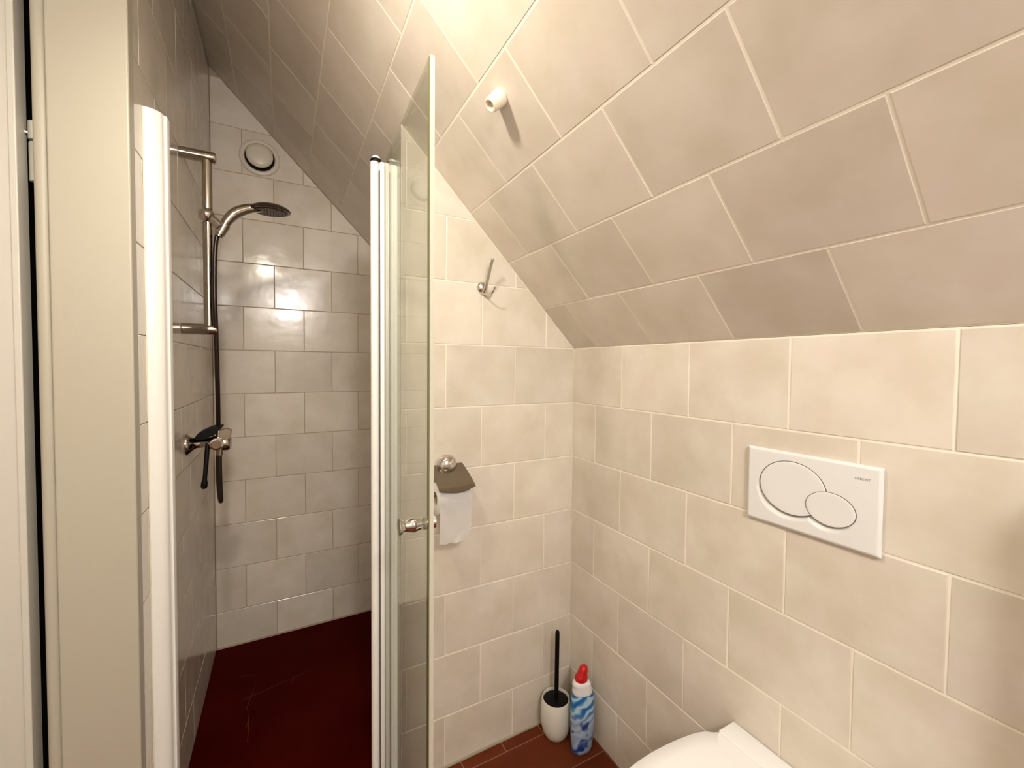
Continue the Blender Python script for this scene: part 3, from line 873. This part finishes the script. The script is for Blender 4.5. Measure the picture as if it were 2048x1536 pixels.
# ------------------------------------------------------------------ toilet
tl = thing('toilet', 'white wall-hung toilet with closed lid, below the flush plate', 'toilet', (-0.25, -0.788, 0))
YC = -0.788
half = [(-0.004, 0.140), (-0.050, 0.143), (-0.066, 0.150), (-0.080, 0.160), (-0.105, 0.1685), (-0.135, 0.1735), (-0.175, 0.178), (-0.235, 0.181), (-0.290, 0.179), (-0.345, 0.171), (-0.395, 0.156), (-0.440, 0.134), (-0.480, 0.104), (-0.508, 0.070), (-0.522, 0.035), (-0.526, 0.0)]
hs_ = [(p.x, p.y) for p in catmull([(a_, b_, 0) for a_, b_ in half[1:]], 3)]
hs_ = [half[0]] + hs_
def outline(sc=1.0, dx=0.0, back=None):
    L_ = [(x * sc + dx, YC + y * sc) for x, y in hs_] + [(x * sc + dx, YC - y * sc) for x, y in reversed(hs_[:-1])]
    return L_
def stack(levels, pts_fn, mt, nm, parent, smooth=True):
    bm = bmesh.new(); rings = []
    for z, sc, dx in levels:
        rings.append([bm.verts.new((min(x, -0.0008), y, z)) for x, y in pts_fn(sc, dx)])
    n = len(rings[0])
    for A, B in zip(rings, rings[1:]):
        for k in range(n): bm.faces.new((A[k], A[(k + 1) % n], B[(k + 1) % n], B[k]))
    bm.faces.new(rings[0]); bm.faces.new(rings[-1])
    return fin(nm, bm, mt, parent, smooth, 50)
lidx = lambda sc, dx: [(x, y) for x, y in outline(sc, dx) ]
def lid_outline(sc, dx):
    out = []
    for x, y in outline(1.0, 0.0):
        xx = max(-1, x); 
        out.append((-0.26 + (xx + 0.26) * sc + dx, YC + (y - YC) * sc))
    return [(min(x, -0.062) if False else x, y) for x, y in out]
def lid_pts(sc, dx):
    return [(min(x, -0.060), y) for x, y in lid_outline(sc, dx)]
stack([(0.430, 0.975, 0), (0.431, 0.995, 0), (0.438, 1.0, 0), (0.446, 0.995, 0), (0.4495, 0.975, 0), (0.4515, 0.80, 0), (0.4525, 0.4, 0)], lid_pts, M_CERAMIC, 'lid', tl)
stack([(0.408, 0.965, 0), (0.410, 0.985, 0), (0.424, 0.985, 0), (0.428, 0.965, 0)], lid_pts, M_CERAMIC, 'seat', tl)
bm = bmesh.new(); box(bm, (-0.0595, YC - 0.143, 0.400), (-0.0008, YC + 0.143, 0.4540), 0.005, 3); fin('hinge_block', bm, M_CERAMIC, tl, True)
def bowl_pts(sc, dx):
    return [(-0.0 + x * sc, YC + (y - YC) * (0.5 + 0.5 * sc)) for x, y in outline()]
stack([(0.11, 0.50, 0), (0.13, 0.60, 0), (0.20, 0.74, 0), (0.28, 0.86, 0), (0.35, 0.94, 0), (0.395, 0.97, 0), (0.404, 0.965, 0)], bowl_pts, M_CERAMIC, 'bowl', tl)

# ------------------------------------------------------------------ toilet brush in holder
bx, by = -0.112, -0.067
bh = thing('toilet_brush', 'black toilet brush in white ceramic holder, in the corner beside the blue bottle', 'toilet brush', (bx, by, 0))
bm = bmesh.new()
lathe(bm, (bx, by, 0.0006), (0, 0, 1), [(0, 0.0), (0, 0.030), (0.003, 0.036), (0.018, 0.0445), (0.045, 0.0515), (0.075, 0.0535), (0.105, 0.0525), (0.130, 0.0495), (0.1345, 0.0478), (0.1345, 0.0455), (0.130, 0.0445), (0.06, 0.0450), (0.012, 0.038), (0.010, 0.0)], 48, capa=False, capb=False)
fin('holder', bm, M_STONEW, bh, True, 60)
bm = bmesh.new(); lathe(bm, (bx, by, 0.091), (0, 0, 1), [(0, 0.0), (0, 0.0430), (0.036, 0.0440), (0.038, 0.036), (0.039, 0.012), (0.039, 0.0)], 40, capa=False, capb=False)  # black plug up to the rim; the holder's dark inside painted as colour
fin('dark_inside_plug', bm, M_BLACK, bh, True)
bm = bmesh.new(); tube(bm, [(bx + 0.002, by, 0.10), (bx + 0.003, by, 0.25), (bx + 0.004, by, 0.360), (bx + 0.004, by, 0.370), (bx + 0.004, by, 0.375)], [0.0078, 0.0078, 0.0078, 0.0070, 0.0035], 18)
fin('handle', bm, M_BLACK, bh, True)

# ------------------------------------------------------------------ cleaner bottle
bo = thing('cleaner_bottle', 'blue and white toilet cleaner bottle with red cap, standing in the corner', 'bottle', (-0.068, -0.160, 0))
bo.rotation_euler = (0, 0, math.radians(-12))
def loc_obj(nm, bm, mt, parent, smooth=True, ang=50):
    bmesh.ops.recalc_face_normals(bm, faces=bm.faces)
    me = bpy.data.meshes.new(nm); bm.to_mesh(me); bm.free(); me.materials.append(mt)
    o = bpy.data.objects.new(nm, me); C.objects.link(o); o.parent = parent
    for p in me.polygons: p.use_smooth = True
    me.set_sharp_from_angle(angle=math.radians(ang))
    return o
def ovals(secs, seg=36):
    bm = bmesh.new(); R_ = []
    for z, a1, b1, ox in secs:
        R_.append([bm.verts.new((ox + a1 * (abs(math.cos(t)) ** 0.85) * (1 if math.cos(t) > 0 else -1), b1 * math.sin(t), z)) for t in [2 * PI * k / seg for k in range(seg)]])
    for A, B in zip(R_, R_[1:]):
        for k in range(seg): bm.faces.new((A[k], A[(k + 1) % seg], B[(k + 1) % seg], B[k]))
    bm.faces.new(R_[0]); bm.faces.new(R_[-1])
    return bm
loc_obj('bottle_body', ovals([(0.0008, 0.026, 0.015, -0.004), (0.004, 0.032, 0.019, -0.004), (0.015, 0.036, 0.022, -0.002), (0.06, 0.0405, 0.025, 0), (0.11, 0.0425, 0.026, 0), (0.15, 0.0420, 0.026, 0), (0.180, 0.041, 0.0255, 0), (0.200, 0.038, 0.024, 0), (0.212, 0.031, 0.021, 0)]), M_LABEL, bo)
loc_obj('collar', ovals([(0.205, 0.0345, 0.0235, -0.001), (0.212, 0.0350, 0.0240, -0.002), (0.222, 0.0330, 0.0235, -0.003), (0.229, 0.0310, 0.0225, -0.004), (0.233, 0.0330, 0.0230, -0.004), (0.241, 0.0300, 0.0220, -0.005), (0.247, 0.0220, 0.0180, -0.006)]), M_BWHITE, bo)
loc_obj('cap', ovals([(0.2465, 0.0195, 0.0175, -0.006), (0.248, 0.0215, 0.0185, -0.006), (0.262, 0.0205, 0.0175, -0.005), (0.266, 0.0165, 0.0155, -0.003), (0.280, 0.0155, 0.0145, 0.001), (0.290, 0.0125, 0.0120, 0.003), (0.295, 0.0060, 0.0060, 0.004)]), M_RED, bo)

# ------------------------------------------------------------------ off-frame fittings: lamps, and a cabinet added for its shadow
pl = thing('pendant_lamp', 'small glass pendant lamp hanging from the slope, above the frame', 'lamp', tuple(LAMP))
bm = bmesh.new(); tube(bm, [LAMP + Vector((0, 0, 0.062)), LAMP + Vector((0, 0, zs(LAMP.x) - LAMP.z - 0.006))], 0.004, 10); fin('cord', bm, M_WHITEP, pl, True)
bm = bmesh.new(); lathe(bm, LAMP + Vector((0, 0, 0.03)), (0, 0, 1), [(0, 0.0), (0.0, 0.022), (0.02, 0.020), (0.034, 0.008), (0.034, 0)], 20); fin('lamp_socket', bm, M_WHITEP, pl, True)
pl2 = thing('pendant_lamp', 'second pendant lamp hanging from the slope, behind the camera', 'lamp', tuple(LAMP2))
bm = bmesh.new(); tube(bm, [LAMP2 + Vector((0, 0, 0.06)), LAMP2 + Vector((0, 0, zs(LAMP2.x) - LAMP2.z - 0.006))], 0.004, 10); fin('cord', bm, M_WHITEP, pl2, True)
bm = bmesh.new(); lathe(bm, LAMP2 + Vector((0, 0, 0.048)), (0, 0, 1), [(0, 0.0), (0.0, 0.022), (0.02, 0.020), (0.034, 0.008), (0.034, 0)], 20); fin('lamp_socket', bm, M_WHITEP, pl2, True)
cb = thing('shadow_cabinet', 'unseen white cabinet on the right wall, added to cast the shadow at the right edge', 'cabinet', (-0.06, -1.40, 0))
bm = bmesh.new(); box(bm, (-0.118, -1.70, 0.02), (-0.003, -1.185, 1.20), 0.004, 2); fin('cabinet_body', bm, M_PLASTIC, cb)
bm = bmesh.new(); box(bm, (-0.133, -1.695, 0.04), (-0.1185, -1.190, 1.19), 0.002, 1); dd = fin('cabinet_door', bm, M_PLASTIC, cb)
bm = bmesh.new(); lathe(bm, (-0.1332, -1.25, 0.7), (-1, 0, 0), [(0, 0.006), (0.012, 0.006), (0.02, 0.012), (0.024, 0.0)], 16); fin('knob', bm, M_CHROME, dd, True)
